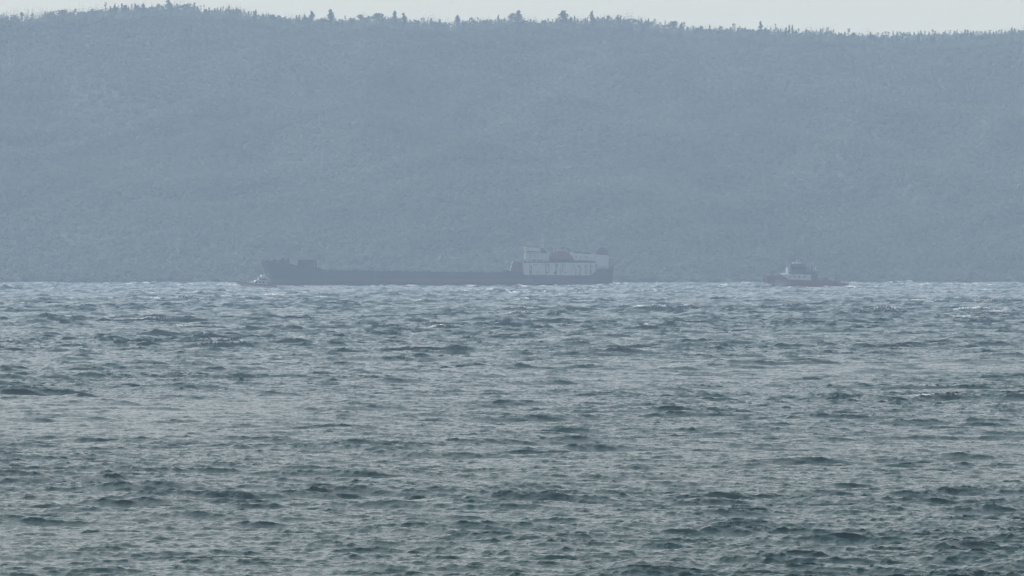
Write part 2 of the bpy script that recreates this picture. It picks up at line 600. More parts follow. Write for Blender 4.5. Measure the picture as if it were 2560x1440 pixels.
X = rng.uniform(120, 360, 2600); Y = rng.uniform(D_FAR - 110, D_FAR + 8, 2600)
sz = rng.uniform(1.6, 2.9, len(X))
q, f = scatter_crowns(np.stack([X, Y, far_z(X, Y) + sz * .2], 1), sz, 26, .45, 6)
o = bpy.data.objects.new('distant_woodland', np_mesh('distant_woodland', q, f, M_FOREST))
tag(o, 'paler woodland on the farther ridge peeping over the hill at the right', 'woodland', kind='stuff')
C.objects.link(o)


# ------------------------------------------------------------ trees on the skyline
def leafy(pts, leaf, seed, dirs=None):
    r = np.random.default_rng(seed)
    n = len(pts)
    a = r.standard_normal((n, 3)); b = r.standard_normal((n, 3))
    if dirs is not None: a = dirs + .5 * a
    a /= np.linalg.norm(a, axis=1, keepdims=True)
    b = np.cross(a, b); b /= np.linalg.norm(b, axis=1, keepdims=True)
    s = leaf * r.uniform(.6, 1.4, (n, 1))
    q = np.stack([pts - a * s, pts + b * s * .6, pts + a * s, pts - b * s * .6], 1).reshape(-1, 3)
    return q, np.arange(n * 4).reshape(-1, 4)


def tree_meshes(kind, seed):
    """unit tree: 1 m tall. returns (crown mesh, trunk mesh)"""
    r = np.random.default_rng(seed)
    tr = MB()
    pts, dirs = [], []
    lean = r.uniform(-.05, .05, 2)
    ax = lambda z: np.array([lean[0] * z, lean[1] * z, z])
    if kind == 'conifer':         # ragged tiers narrowing upward
        n_t = 11
        for i in range(n_t):
            z = .1 + .86 * i / (n_t - 1)
            w0 = (.46 * (1 - z) ** .85 + .015) * r.uniform(.75, 1.2)
            for k in range(9):
                t = r.uniform(0, 6.28); L = w0 * r.uniform(.6, 1.15)
                e = ax(z) + np.array([math.cos(t) * L, math.sin(t) * L, r.uniform(-.03, .05) + L * .25])
                tr.tube(ax(z), e, .006, .002, 3)
                for j in range(10):
                    u = (j + 1) / 10
                    pts.append(ax(z) * (1 - u) + e * u + r.normal(0, .016, 3)); dirs.append(e - ax(z))
        leaf = .042
    elif kind == 'pine':          # rounder, several tufts
        for i in range(15):
            z = r.uniform(.3, .9); t = r.uniform(0, 6.28); L = r.uniform(.05, .3) * (1.25 - z)
            c = ax(z) + np.array([math.cos(t) * L, math.sin(t) * L, 0])
            tr.tube(ax(z - .08), c, .008, .003, 4)
            for j in range(34):
                v = r.normal(0, 1, 3); v /= np.linalg.norm(v)
                pts.append(c + v * r.uniform(.4, 1) * np.array([.11, .11, .075])); dirs.append(v)
        leaf = .034
    elif kind == 'broad':         # wide dense bushy crown
        for i in range(22):
            z = r.uniform(.25, .88); t = r.uniform(0, 6.28); L = r.uniform(.05, .5) * math.sqrt(max(.05, 1 - ((z - .5) / .48) ** 2))
            c = ax(z) + np.array([math.cos(t) * L, math.sin(t) * L, 0])
            tr.tube(ax(z * .6), c, .009, .003, 4)
            for j in range(34):
                v = r.normal(0, 1, 3); v /= np.linalg.norm(v)
                pts.append(c + v * r.uniform(.4, 1) * np.array([.15, .15, .12])); dirs.append(v)
        leaf = .045
    else:                         # spindly: bare leader with a few tufts
        for i in range(20):
            z = r.uniform(.3, 1.0); t = r.uniform(0, 6.28); L = r.uniform(.02, .22) * (1.3 - z)
            c = ax(z) + np.array([math.cos(t) * L, math.sin(t) * L, .04])
            tr.tube(ax(z - .05), c, .006, .003, 3)
            for j in range(9):
                pts.append(c + r.normal(0, .022, 3)); dirs.append(r.normal(0, 1, 3))
        leaf = .03
    tr.tube((0, 0, -.15), ax(.5), .022, .014, 6)
    tr.tube(ax(.5), ax(.97), .014, .004, 6)
    q, f = leafy(np.array(pts), leaf, seed + 1, np.array(dirs))
    cm = np_mesh('crown', q, f, M_PINE)
    to = tr.build('trunk', M_BARK)
    tm = to.data
    bpy.data.objects.remove(to)
    return cm, tm


PROTO = {k: [tree_meshes(k, 40 + 7 * i + 100 * n) for i in range(c)]
         for n, (k, c) in enumerate((('conifer', 4), ('pine', 3), ('broad', 3), ('spindly', 5)))}


def plant(kind, px, top, width, label, group=None, far=False, cat='tree'):
    """a tree whose foot stands on the ridge ground; height follows from the top row seen"""
    x = (px - 1280) * U * (D_FAR if far else D_RIDGE)
    if far:
        y = D_FAR - 2
    else:
        for _ in range(5):
            y = float(ridge_y(np.array(x))) + 1
            x = (px - 1280) * U * y
    z = float(far_z(np.array(x), np.array(y)) if far else hill_z(np.array(x), np.array(y)))
    ztop = CAM_H + (HORIZ - top) * U * y
    H = max(2.8, ztop - z + .2)
    W = width * U * y
    nat = {'conifer': .66, 'pine': .6, 'broad': 1.15, 'spindly': .3}[kind]
    sx = W / nat
    cm, tm = random.choice(PROTO[kind])
    t = empty({'conifer': 'conifer_tree', 'pine': 'pine_tree', 'broad': 'broadleaf_tree', 'spindly': 'spindly_tree'}[kind],
              (x, y, z), random.uniform(0, 6.28))
    t.scale = (sx, sx, H)
    for nm, me in (('crown', cm), ('trunk', tm)):
        c = bpy.data.objects.new(nm, me)
        C.objects.link(c); c.parent = t
    tag(t, label, cat, group)
    return t


G_SKY = 'trees standing up along the hill skyline'
NAMED = [
    ('broad', 33, 38, 22, 'low rounded bush crown at the far left end of the skyline'),
    ('pine', 55, 29, 12, 'small dark oval pine, first one standing clear on the left skyline'),
    ('pine', 80, 33, 11, 'short blunt pine just right of the first oval pine on the left skyline'),
    ('broad', 155, 25, 44, 'flat domed broad tree with gaps under its canopy on the left skyline'),
    ('pine', 187, 21, 12, 'small bushy pine standing alone right of the domed tree'),
    ('spindly', 265, 10, 9, 'thin tall spire above the first hump of the left skyline'),
    ('pine', 345, 12, 16, 'rounded pine top between the thin spire and the highest tree'),
    ('conifer', 421, 3, 26, 'highest tree of the whole skyline, a full conifer near the top edge'),
    ('pine', 395, 9, 16, 'rounded companion pine just left of the highest skyline tree'),
    ('broad', 462, 10, 44, 'broad ragged clump of crown just right of the highest skyline tree'),
    ('conifer', 486, 9, 12, 'pointed leaning conifer ending the highest clump, above a sudden drop'),
    ('conifer', 573, 18, 12, 'slim conifer standing above the gentle slope after the highest clump'),
    ('conifer', 780, 31, 22, 'conical tree with tapered tip left of the symmetrical fir'),
    ('conifer', 826, 26, 23, 'symmetrical fir shaped tree standing clear with low brush on both sides'),
    ('broad', 902, 37, 30, 'rounded open crown just left of the dense dome on the skyline'),
    ('broad', 941, 33, 34, 'dense rounded dome of a tree with a feathery top'),
    ('conifer', 986, 31, 18, 'feathery conifer with a bent tip right of the dense dome'),
    ('conifer', 1009, 35, 18, 'narrow pointed conifer with slim spike tip beside the bent tipped one'),
    ('conifer', 1145, 41, 20, 'stout little conifer in the lowest dip of the middle skyline'),
    ('pine', 1178, 42, 20, 'loose rounded tree next right of the stout little conifer'),
    ('broad', 1278, 33, 26, 'left half of the tall twin clump over the middle of the skyline'),
    ('conifer', 1297, 29, 26, 'right half of the tall twin clump, with several upright tips'),
    ('conifer', 1406, 30, 36, 'wide cone shaped tree with a ragged crown, most massive right of middle'),
    ('conifer', 1479, 31, 18, 'thin topped spiky tree with open branches right of the massive cone'),
    ('conifer', 1545, 41, 17, 'small compact bristly conifer right of the twiggy crown'),
    ('broad', 1520, 39, 18, 'twiggy see-through crown left of the compact bristly conifer'),
    ('broad', 1583, 46, 26, 'low dense bush dome starting the downward slope of the skyline'),
    ('broad', 1680, 53, 34, 'sloping humped crown where the skyline begins its long descent'),
    ('spindly', 1636, 50, 8, 'single thin spike on the bare slope before the sloping hump'),
    ('spindly', 1711, 60, 9, 'small curled sapling at the foot of the sloping hump'),
    ('broad', 1800, 66, 26, 'low wide mound of a tree on the descending right skyline'),
    ('conifer', 1901, 56, 14, 'tall sparse spire on the right skyline above a low clump'),
    ('spindly', 1939, 62, 7, 'isolated thin needle of a tree on the right skyline'),
    ('conifer', 1973, 66, 9, 'left one of two close slim trees on the right skyline'),
    ('conifer', 1981, 66, 9, 'right one of two close slim trees on the right skyline'),
    ('spindly', 2069, 71, 10, 'bristly slim tree last of the clear ones before the far ridge shows'),
    ('spindly', 2121, 74, 9, 'thin sapling where the nearer skyline meets the paler far ridge'),
]
for k, px, top, wd, lab in NAMED:
    plant(k, px, top - 1, wd * 1.35, lab, G_SKY)

# the many saplings between them: nothing in the photo tells these apart
px = 105.0
taken = [(n[1], n[3] / 2) for n in NAMED]
while px < 2560:
    px += random.uniform(4, 8.5) * (1 if px < 2150 else 1.6)
    if any(abs(px - a) < b * .8 for a, b in taken): continue
    base = float(np.interp(px, RX, RY))
    k = random.choices(['spindly', 'conifer', 'pine', 'broad'], [2.5, 4, 2, 4])[0]
    up = {'spindly': random.uniform(6, 16), 'conifer': random.uniform(5, 17), 'pine': random.uniform(5, 13), 'broad': random.uniform(4, 12)}[k]
    wd = {'spindly': random.uniform(6, 10), 'conifer': random.uniform(11, 19), 'pine': random.uniform(10, 17), 'broad': random.uniform(18, 32)}[k]
    if px < 260 and k != 'broad': up *= .55
    plant(k, px, base - up, wd, {'spindly': 'thin wispy sapling among the low brush of the hill skyline',
                                 'conifer': 'little pointed conifer rising from the brush of the hill skyline',
                                 'pine': 'little round pine rising from the brush of the hill skyline',
                                 'broad': 'low bushy crown merging into the brush of the hill skyline'}[k], G_SKY + ', ' + k)
px = 2185.0
while px < 2570:
    px += random.uniform(5, 11)
    base = float(np.interp(px, FX, FY))
    k = random.choice(['spindly', 'conifer'])
    plant(k, px, base - random.uniform(3, 10), random.uniform(8, 15), 'tiny pale tree on the farther ridge at the right' if k == 'spindly'
          else 'tiny pale pointed tree on the farther ridge at the right', 'trees on the farther ridge, ' + k, far=True)


# ------------------------------------------------------------ hull lofting
def hull(name, mat, parent, L, beam, sheer, stem, stern, bow_frac, keel=-2.6, nz=9, nx=56, flare=.5, stern_frac=.12, stern_w=.85):
    """bow at x=0 pointing to -x, stern at x=L. sheer(x)->deck z, stem(z)/stern(z)->end x at height z"""
    vs, fs = [], []
    us = [(i / (nx - 1)) ** 1.25 for i in range(nx)]
    for side in (-1, 1):
        for u in us:
            for j in range(nz):
                v = j / (nz - 1)
                xa = u * L
                z = keel + (sheer(xa) - keel) * v
                x = stem(z) + (stern(z) - stem(z)) * u
                p = 1.15 - (1.15 - flare) * v
                w_ = min(1, (u / bow_frac)) ** p if u < bow_frac else 1
                w_ = w_ * (1 if u < bow_frac else 1)
                w_ = math.sin(min(1, w_) * math.pi / 2)
                if u > 1 - stern_frac:
                    q_ = (u - (1 - stern_frac)) / stern_frac
                    w_ *= 1 - (1 - stern_w) * q_ * q_ * (1.6 - .6 * v)
                w_ *= min(1, .55 + .6 * math.sqrt(max(0, v)))
                vs.append((x, side * max(.02, w_) * beam / 2, z))
    n = nx * nz
    for s_ in (0, 1):
        for i in range(nx - 1):
            for j in range(nz - 1):
                a = s_ * n + i * nz + j
                q = (a, a + nz, a + nz + 1, a + 1)
                fs.append(q if s_ == 0 else q[::-1])
    for j in range(nz - 1):                                   # transom and stem
        a = (nx - 1) * nz + j
        fs.append((a, a + n, a + n + 1, a + 1)); fs.append((j, j + 1, j + 1 + n, j + n))
    for i in range(nx - 1):                                   # deck edge cap
        a = i * nz + nz - 1
        fs.append((a, a + nz, a + nz + n, a + n)); b = i * nz
        fs.append((b, b + n, b + n + nz, b + nz))
    m = MB(); m.add(vs, fs)
    return m.build(name, mat, parent)


def interp(pts):
    xs = [p[0] for p in pts]; zs = [p[1] for p in pts]
    return lambda x: float(np.interp(x, xs, zs))


# ============================================================ cargo ship
DS = 3000.0
K = U * DS                                   # metres per photograph pixel at the ship
SX = lambda px: (px - 650) * K               # ship x from photograph column
SZ = lambda py: (713 - py) * K               # height above water from photograph row
ship = empty('cargo_ship', ((650 - 1280) * K, DS, 0.0))
tag(ship, 'long dark rusty cargo ship with white superstructure at its stern, seen side on', 'ship')
B = 17.0
M_HULL = two_band('ship_hull_paint', (.022, .024, .03), (.11, .035, .03), 2.0)
M_DARK = paint('ship_dark_steel', (.03, .032, .038), .6, .3, .5, .3)
M_WHITE = paint('ship_white_paint', (.52, .53, .53), .5, .1, .5, .35, (.2, .12, .08))
M_CREAM = paint('ship_cream_paint', (.75, .6, .38), .5, .1, .8)
M_BRIGHT = paint('ship_bright_white', (.85, .86, .84), .45, .04, .8)
M_ORANGE = paint('lifeboat_orange', (.22, .065, .055), .45, .15, 1.5)
M_GLASS = bpy.data.materials.new('window_glass')
t_, b_ = nodes(M_GLASS)
b_.inputs['Base Color'].default_value = (.015, .02, .025, 1); b_.inputs['Roughness'].default_value = .08
nz_ = t_.nodes.new('ShaderNodeTexNoise'); nz_.inputs['Scale'].default_value = 3
bb_ = t_.nodes.new('ShaderNodeBump'); bb_.inputs['Strength'].default_value = .1
t_.links.new(nz_.outputs[0], bb_.inputs['Height']); t_.links.new(bb_.outputs[0], b_.inputs['Normal'])
M_STEM = paint('stem_pale_paint', (.32, .27, .26), .6, .1, .8)
M_RUST = paint('ship_rusty_brown', (.12, .06, .045), .75, .3, .8, .4)

sheer = interp([(0, SZ(654)), (SX(700), SZ(656)), (SX(722), SZ(658)), (SX(745), SZ(664)), (SX(790), SZ(668)), (SX(800), SZ(672)), (SX(812), SZ(675)),
                (SX(1000), SZ(677.5)), (SX(1245), SZ(681)), (SX(1258), SZ(679)), (SX(1270), SZ(677)), (SX(1300), SZ(680)), (SX(1306), SZ(687)),
                (SX(1480), SZ(688)), (SX(1490), SZ(676)), (SX(1497), SZ(671.5)), (SX(1534), SZ(671))])
stem = interp([(-3, SX(672)), (0, SX(669)), (SZ(690), SX(664)), (SZ(672), SX(657.5)), (SZ(653), SX(650))])
stern = interp([(-3, SX(1527)), (0, SX(1529.5)), (SZ(692), SX(1531)), (SZ(671), SX(1533.5))])
hull('hull', M_HULL, ship, SX(1533), B, sheer, stem, stern, .14, nx=120, nz=12, keel=-3)
# bow bulwark lip, light along the raked stem put into its pale colour
m = MB()
zs_ = [SZ(712), SZ(700), SZ(690), SZ(680), SZ(672), SZ(662), SZ(653)]
for a, b in zip(zs_[:-1], zs_[1:]):
    m.tube((stem(a) - .05, 0, a), (stem(b) - .05, 0, b), .13, .13, 6)
m.build('stem_bar', M_STEM, ship)
# foredeck fittings
m = MB()
m.tube((SX(722), 0, SZ(658)), (SX(722), 0, SZ(647.5)), .32, .22)
m.tube((SX(722), 0, SZ(648)), (SX(720), 0, SZ(606)), .10, .05, 6)
m.box(SX(720), SX(724), -.6, .6, SZ(652), SZ(650))
m.build('foremast', M_DARK, ship)
m = MB()
for a_, w0, h0 in ((664, 1.0, .5), (682, 1.3, .8), (697, 2.0, .9), (703, 1.0, 1.2), (712, 1.6, .7)):
    m.box(SX(a_), SX(a_) + w0, -3, -3 + w0, SZ(657), SZ(656) + h0)
    m.tube((SX(a_) + w0 / 2, 2, SZ(657)), (SX(a_) + w0 / 2, 2, SZ(656) + h0 + .3), .35)
m.build('windlass', M_DARK, ship, .05)
m = MB(); m.rail([(SX(655), -3.2, SZ(655)), (SX(690), -6.0, SZ(656.5)), (SX(718), -7.6, SZ(658))], .7, .05, 1.6)
m.rail([(SX(655), 3.2, SZ(655)), (SX(690), 6.0, SZ(656.5)), (SX(718), 7.6, SZ(658))], .7, .05, 1.6)
m.build('foredeck_rail', M_DARK, ship)
# forward deck house (folded bow ramp housing) with a brace
m = MB()
m.prism([(SX(745.5), SZ(665)), (SX(786), SZ(668.5)), (SX(786.5), SZ(649.5)), (SX(764), SZ(649)), (SX(745.5), SZ(648.6))], -6.8, 6.8)
m.box(SX(748), SX(750), -7.1, 7.1, SZ(660), SZ(648.2)); m.box(SX(765), SX(766), -7.0, 7.0, SZ(665), SZ(648.4))
m.box(SX(776), SX(777), -7.0, 7.0, SZ(665), SZ(648.6))
m.build('forward_deckhouse', M_DARK, ship)
m = MB()
for y_ in (-6.6, 6.2):
    m.prism([(SX(791), SZ(671.5)), (SX(793.6), SZ(671.5)), (SX(788.5), SZ(649)), (SX(785.8), SZ(649))], y_, y_ + .4)
    m.prism([(SX(786), SZ(650.8)), (SX(789), SZ(650.8)), (SX(788.4), SZ(649)), (SX(786), SZ(649))], y_ - .02, y_ + .42)
m.build('ramp_brace', M_DARK, ship)
# low coaming and deck clutter along the main deck
m = MB()
xx = 822
while xx < 1240:
    wv = random.uniform(2, 14)
    zb = SZ(675 + (xx - 812) * .0137)
    m.box(SX(xx), SX(xx + wv), -random.uniform(4, 7), random.uniform(3, 7), zb - .3, zb + random.uniform(.05, .38))
    xx += wv + random.uniform(1, 14)
m.build('hatch_coaming', M_DARK, ship, .03)
for s_ in (-1, 1):
    m = MB()
    m.rail([(SX(815), s_ * 8.3, SZ(675.2)), (SX(1000), s_ * 8.3, SZ(677.6)), (SX(1244), s_ * 8.3, SZ(681))], .55, .03, 2.4, 2)
    m.build('deck_rail', M_DARK, ship)
m = MB(); m.prism([(SX(1252), SZ(681)), (SX(1276), SZ(681)), (SX(1276), SZ(673.5)), (SX(1268), SZ(673.6)), (SX(1260), SZ(676))], -5, 5)
m.build('winch_platform', M_DARK, ship, .05)
# raised ramp tower with sloping pale edge
m = MB(); m.prism([(SX(1276.5), SZ(684)), (SX(1307), SZ(684)), (SX(1304.5), SZ(654.5)), (SX(1282.5), SZ(653.5))], -7.2, 7.2)
m.build('ramp_tower', M_RUST, ship, .08)
m = MB(); m.prism([(SX(1272.6), SZ(680)), (SX(1275.6), SZ(680)), (SX(1282.2), SZ(653)), (SX(1279.6), SZ(652.5))], -7.0, 7.0)
m.build('ramp_flap', M_BRIGHT, ship)

# superstructure
m = MB()
m.prism([(SX(1308.6), SZ(690)), (SX(1488), SZ(691)), (SX(1488.5), SZ(656.5)), (SX(1309), SZ(655))], -7.6, 7.6)
low = m.build('accommodation_block', M_WHITE, ship)
for zz, r_ in ((655.3, .14), (671.5, .08)):
    m = MB(); m.box(SX(1309), SX(1489), -7.85, -7.6, SZ(zz) - r_, SZ(zz) + r_)
    m.build('rubbing_strake', M_WHITE if zz > 660 else M_DARK, low)
for px_, py_, w_, h_ in [(1335, 662, 2, 3), (1340, 662, 2, 3), (1356, 661, 2, 2), (1370, 663, 3, 3.6), (1393, 663, 4, 3.6), (1413, 664, 2, 2.5), (1434, 665, 2, 3),
                         (1447, 665.5, 4.5, 4), (1462, 666, 2.2, 3), (1466, 666, 2.2, 3), (1477, 666, 2.2, 3.4), (1481, 666, 2.2, 3.4), (1326, 680, 2, 3),
                         (1367, 681, 4, 4), (1386, 681.5, 3.2, 5), (1390, 681.5, 3.2, 5), (1413, 681, 3, 3), (1448, 685, 2.5, 3), (1344, 680, 2.2, 3)]:
    m = MB(); m.box(SX(px_ - w_ / 2), SX(px_ + w_ / 2), -7.66, -7.55, SZ(py_ + h_ / 2), SZ(py_ - h_ / 2))
    o = m.build('window', M_GLASS, low)
m = MB()
for px_, w_, z0, z1 in ((1392, .10, 659, 686), (1407, .12, 659, 680), (1389, .1, 666, 686), (1450, .12, 668, 687), (1372, .1, 666, 684), (1328, .12, 664, 689), (1465, .1, 669, 688)):
    m.box(SX(px_) - w_, SX(px_) + w_, -7.63, -7.55, SZ(z1), SZ(z0))
m.build('rust_streak', M_RUST, low)
# aft tower of the superstructure
m = MB(); m.prism([(SX(1488.2), SZ(676)), (SX(1521), SZ(676)), (SX(1521), SZ(640)), (SX(1519), SZ(638)), (SX(1488.2), SZ(636.5))], -7.2, 7.2)
aft = m.build('aft_deckhouse', M_WHITE, ship)
m = MB(); m.box(SX(1489), SX(1491), -7.3, -7.1, SZ(675), SZ(660)); m.build('door', M_GLASS, aft)
# middle deck: windows band, sloping roof, bridge
m = MB(); m.prism([(SX(1315), SZ(655.6)), (SX(1372), SZ(655.8)), (SX(1373), SZ(633.5)), (SX(1344), SZ(632)), (SX(1316), SZ(631))], -7.0, 7.0)
mid = m.build('forward_deckhouse_upper', M_WHITE, ship)
for a_ in (1332, 1336, 1344, 1352):
    m = MB(); m.box(SX(a_), SX(a_ + 2.4), -7.06, -6.95, SZ(652.5), SZ(649.5)); m.build('window', M_GLASS, mid)
m = MB(); m.prism([(SX(1310), SZ(650)), (SX(1313.5), SZ(650)), (SX(1316), SZ(632)), (SX(1311), SZ(632))], -7.1, 7.1)
m.build('bridge_front', M_BRIGHT, ship)
m = MB(); m.prism([(SX(1316.2), SZ(631)), (SX(1352), SZ(632)), (SX(1350), SZ(622.5)), (SX(1340), SZ(620.5)), (SX(1315), SZ(618))], -8.2, 8.2)
br = m.build('bridge', M_WHITE, ship)
for i in range(7):
    a_ = 1319 + i * 4.2
    m = MB(); m.box(SX(a_), SX(a_ + 2.8), -8.26, -8.15, SZ(630.3 + i * .1), SZ(627.4 + i * .1)); m.build('window', M_GLASS, br)
m = MB(); m.prism([(SX(1313), SZ(631)), (SX(1316.1), SZ(631)), (SX(1314.4), SZ(616.5)), (SX(1309), SZ(617.5)), (SX(1310), SZ(622))], -8.0, 8.0)
m.build('bridge_wing', M_CREAM, br)
m = MB(); m.rail([(SX(1317), -7.9, SZ(618.4)), (SX(1348), -7.9, SZ(621.8))], .5, .05, 1.5, 2)
m.tube((SX(1321), 0, SZ(619)), (SX(1321), 0, SZ(611)), .08, .05); m.build('bridge_rail', M_DARK, br)
m = MB()
m.tube((SX(1357), 0, SZ(634)), (SX(1357.5), 0, SZ(578)), .11, .05, 8)
for zz, hw in ((612, 2.2), (600, 1.4), (590, .8)):
    m.tube((SX(1357.2) - hw, 0, SZ(zz)), (SX(1357.2) + hw, 0, SZ(zz)), .06, n=6)
    m.tube((SX(1357.2), -hw, SZ(zz)), (SX(1357.2), hw, SZ(zz)), .06, n=6)
m.build('mainmast', M_STEM, ship)
m = MB()
m.prism([(SX(1345), SZ(633)), (SX(1370), SZ(633.5)), (SX(1363), SZ(627)), (SX(1358.5), SZ(620)), (SX(1352), SZ(621.5)), (SX(1351), SZ(627)), (SX(1345), SZ(628))], -3, 3)
m.build('mast_house', M_DARK, ship, .05)
# red roofed casing amidships of the superstructure, dark recess under it
m = MB(); m.prism([(SX(1373.5), SZ(655.4)), (SX(1487), SZ(656.4)), (SX(1487), SZ(652)), (SX(1436), SZ(651)), (SX(1430), SZ(640)), (SX(1374), SZ(640))], -6.3, 6.3)
m.build('casing', M_RUST, ship, .04)
m = MB()
m.prism([(SX(1380), SZ(645)), (SX(1392), SZ(650)), (SX(1420), SZ(650.5)), (SX(1431), SZ(644)), (SX(1427), SZ(637)), (SX(1414), SZ(629)), (SX(1408), SZ(625)),
         (SX(1392), SZ(625.5)), (SX(1389), SZ(629)), (SX(1379.5), SZ(632))], -7.7, -5.1)
m.build('lifeboat', M_ORANGE, ship, .3)
for a_, zt in ((1379.5, 620.5), (1388, 621), (1404, 620.3), (1418, 620.5), (1421, 622)):
    m = MB()
    m.tube((SX(a_), -7.4, SZ(652)), (SX(a_), -7.4, SZ(630)), .18, n=6)
    m.tube((SX(a_), -7.4, SZ(630)), (SX(a_ + .5), -6.4, SZ(zt)), .22, n=6)
    m.box(SX(a_) - .3, SX(a_) + .35, -6.9, -6.2, SZ(zt + 2), SZ(zt))
    m.build('davit', M_DARK, ship)
# white sloping upper deck aft
m = MB(); m.prism([(SX(1436), SZ(651)), (SX(1488), SZ(652.5)), (SX(1488), SZ(637)), (SX(1440), SZ(633.2)), (SX(1431), SZ(630.5)), (SX(1426), SZ(634)), (SX(1433), SZ(645))], -6.9, 6.9)
up = m.build('aft_upper_deckhouse', M_WHITE, ship)
for a_, z_, h_ in ((1440, 642, 2.2), (1451, 644, 3.4), (1464, 643.5, 3), (1468, 643.5, 3), (1478, 646, 2)):
    m = MB(); m.box(SX(a_ - 1.2), SX(a_ + 1.2), -6.96, -6.85, SZ(z_ + h_ / 2), SZ(z_ - h_ / 2)); m.build('window', M_GLASS, up)
m = MB(); m.rail([(SX(1436), -6.8, SZ(632.5)), (SX(1488), -6.8, SZ(637))], .7, .05, 1.4)
m.box(SX(1452), SX(1475), -5, 4, SZ(636), SZ(632.6)); m.box(SX(1441), SX(1448), -3, 4, SZ(634), SZ(631.8))
m.tube((SX(1460), -2, SZ(633)), (SX(1460), -2, SZ(629.5)), .2)
m.build('deck_gear', M_DARK, ship)
m = MB(); m.prism([(SX(1487), SZ(638.6)), (SX(1523), SZ(639.6)), (SX(1518), SZ(627)), (SX(1510), SZ(623.5)), (SX(1495), SZ(623)), (SX(1490), SZ(628))], -4.2, 4.2)
fn = m.build('funnel', M_DARK, ship, .15)
for a_, tz in ((1493.5, 622), (1496.5, 619.5), (1500.5, 618.2), (1504, 617.6), (1508, 619), (1511, 621)):
    m = MB(); yy = random.uniform(-2, 2)
    m.tube((SX(a_), yy, SZ(627)), (SX(a_), yy, SZ(tz)), .28, .25, 8)
    m.tube((SX(a_), yy, SZ(tz + .4)), (SX(a_ + 1.4), yy, SZ(tz - .6)), .25, .25, 8)
    m.build('exhaust_pipe', M_DARK, fn)
m = MB()
for s_ in (-1, 1):
    m.rail([(SX(1497), s_ * 7.4, SZ(671.5)), (SX(1533), s_ * 7.0, SZ(671))], .8, .05, 1.5)
    m.tube((SX(1532), s_ * 6, SZ(671)), (SX(1532), s_ * 6, SZ(663)), .08)
m.build('stern_rail', M_DARK, ship)
m = MB(); m.rail([(SX(1310), -7.7, SZ(655)), (SX(1375), -7.7, SZ(655.5))], .8, .05, 1.5)
m.rail([(SX(1436), -7.7, SZ(656)), (SX(1487), -7.7, SZ(656.4))], .8, .05, 1.5)
m.build('boat_deck_rail', M_DARK, ship)

# ============================================================ tugboat
DT = 2905.0
KT = U * DT
TX = lambda px: (px - 1908) * KT
TZ = lambda py: (716 - py) * KT
tug = empty('tugboat', ((1908 - 1280) * KT, DT, 0.15))
tag(tug, 'red hulled tugboat with pale deckhouse and dark wheelhouse ploughing left at the right side', 'tugboat')
M_THULL = two_band('tug_hull_paint', (.17, .05, .036), (.2, .035, .028), .6)
M_TGREY = paint('tug_grey_paint', (.06, .065, .07), .5, .15, 1.5)
M_TWHITE = paint('tug_white_paint', (.5, .5, .51), .5, .08, 1.5, .15)
M_RUBBER = paint('black_rubber', (.02, .02, .022), .8, .3, 3)
BT = 8.4
tsheer = interp([(0, TZ(692.5)), (TX(1925), TZ(690)), (TX(1937), TZ(688.3)), (TX(1953), TZ(688)), (TX(1963), TZ(694)), (TX(1970), TZ(700)), (TX(2046), TZ(702)),
                 (TX(2052), TZ(701)), (TX(2090), TZ(702.5)), (TX(2104), TZ(707.5)), (TX(2121.5), TZ(709.5))])
tstem = interp([(-1.5, TX(1917)), (0, TX(1914)), (TZ(702), TX(1910.5)), (TZ(692), TX(1908))])
tstern = interp([(-1.5, TX(2116)), (0, TX(2120)), (TZ(710), TX(2121.5))])
hull('hull', M_THULL, tug, TX(2121.5), BT, tsheer, tstem, tstern, .22, keel=-1.6, nx=60, nz=9, flare=.35, stern_frac=.15, stern_w=.8)
m = MB()
for a_, z_ in ((0, 693), (0, 697), (0, 701), (.1, 705)):
    for i in range(7):
        y_ = (i - 3) * .42
        m.lathe((TX(1909.2) + abs(y_) * .8 + a_, y_, TZ(z_) - .22), [(.28, 0), (.36, .15), (.36, .4), (.26, .5)], 8)
m.build('bow_fender', M_RUBBER, tug)
m = MB(); m.box(TX(1924), TX(1932), -1.2, 1.2, TZ(691), TZ(687.5))
m.tube((TX(1928), -1.6, TZ(688.2)), (TX(1928), 1.6, TZ(688.2)), .55, n=12)
m.tube((TX(1920), 0, TZ(692)), (TX(1920), 0, TZ(687.5)), .16); m.build('anchor_winch', M_TGREY, tug, .04)
m = MB(); m.prism([(TX(1966), TZ(702)), (TX(2027), TZ(703)), (TX(2026.5), TZ(687.5)), (TX(1966), TZ(686.5)), (TX(1953.5), TZ(688)), (TX(1954), TZ(690.5)), (TX(1962), TZ(695))], -3.1, 3.1)
dh = m.build('deckhouse', M_TWHITE, tug, .05)
for i in range(4):
    m = MB(); a_ = TX(1974 + i * 12); m.tube((a_, -3.08, TZ(693)), (a_, -3.16, TZ(693)), .22, n=12); m.build('porthole', M_GLASS, dh)
m = MB(); m.prism([(TX(2027.2), TZ(703)), (TX(2043), TZ(703)), (TX(2043.5), TZ(692)), (TX(2041), TZ(688)), (TX(2027.2), TZ(688))], -2.8, 2.8)
m.build('engine_casing', M_TGREY, tug, .05)
m = MB(); m.prism([(TX(1968), TZ(686.6)), (TX(2040), TZ(687.8)), (TX(2040.5), TZ(681)), (TX(2016), TZ(680)), (TX(1969), TZ(680))], -2.9, 2.9)
m.build('upper_deckhouse', M_TGREY, tug, .05)
m = MB(); m.prism([(TX(1976), TZ(680)), (TX(2015), TZ(680)), (TX(2014), TZ(666)), (TX(2010), TZ(662.5)), (TX(1975.5), TZ(662.5)), (TX(1973.5), TZ(669))], -2.3, 2.3)
wh = m.build('wheelhouse', M_TGREY, tug, .06)
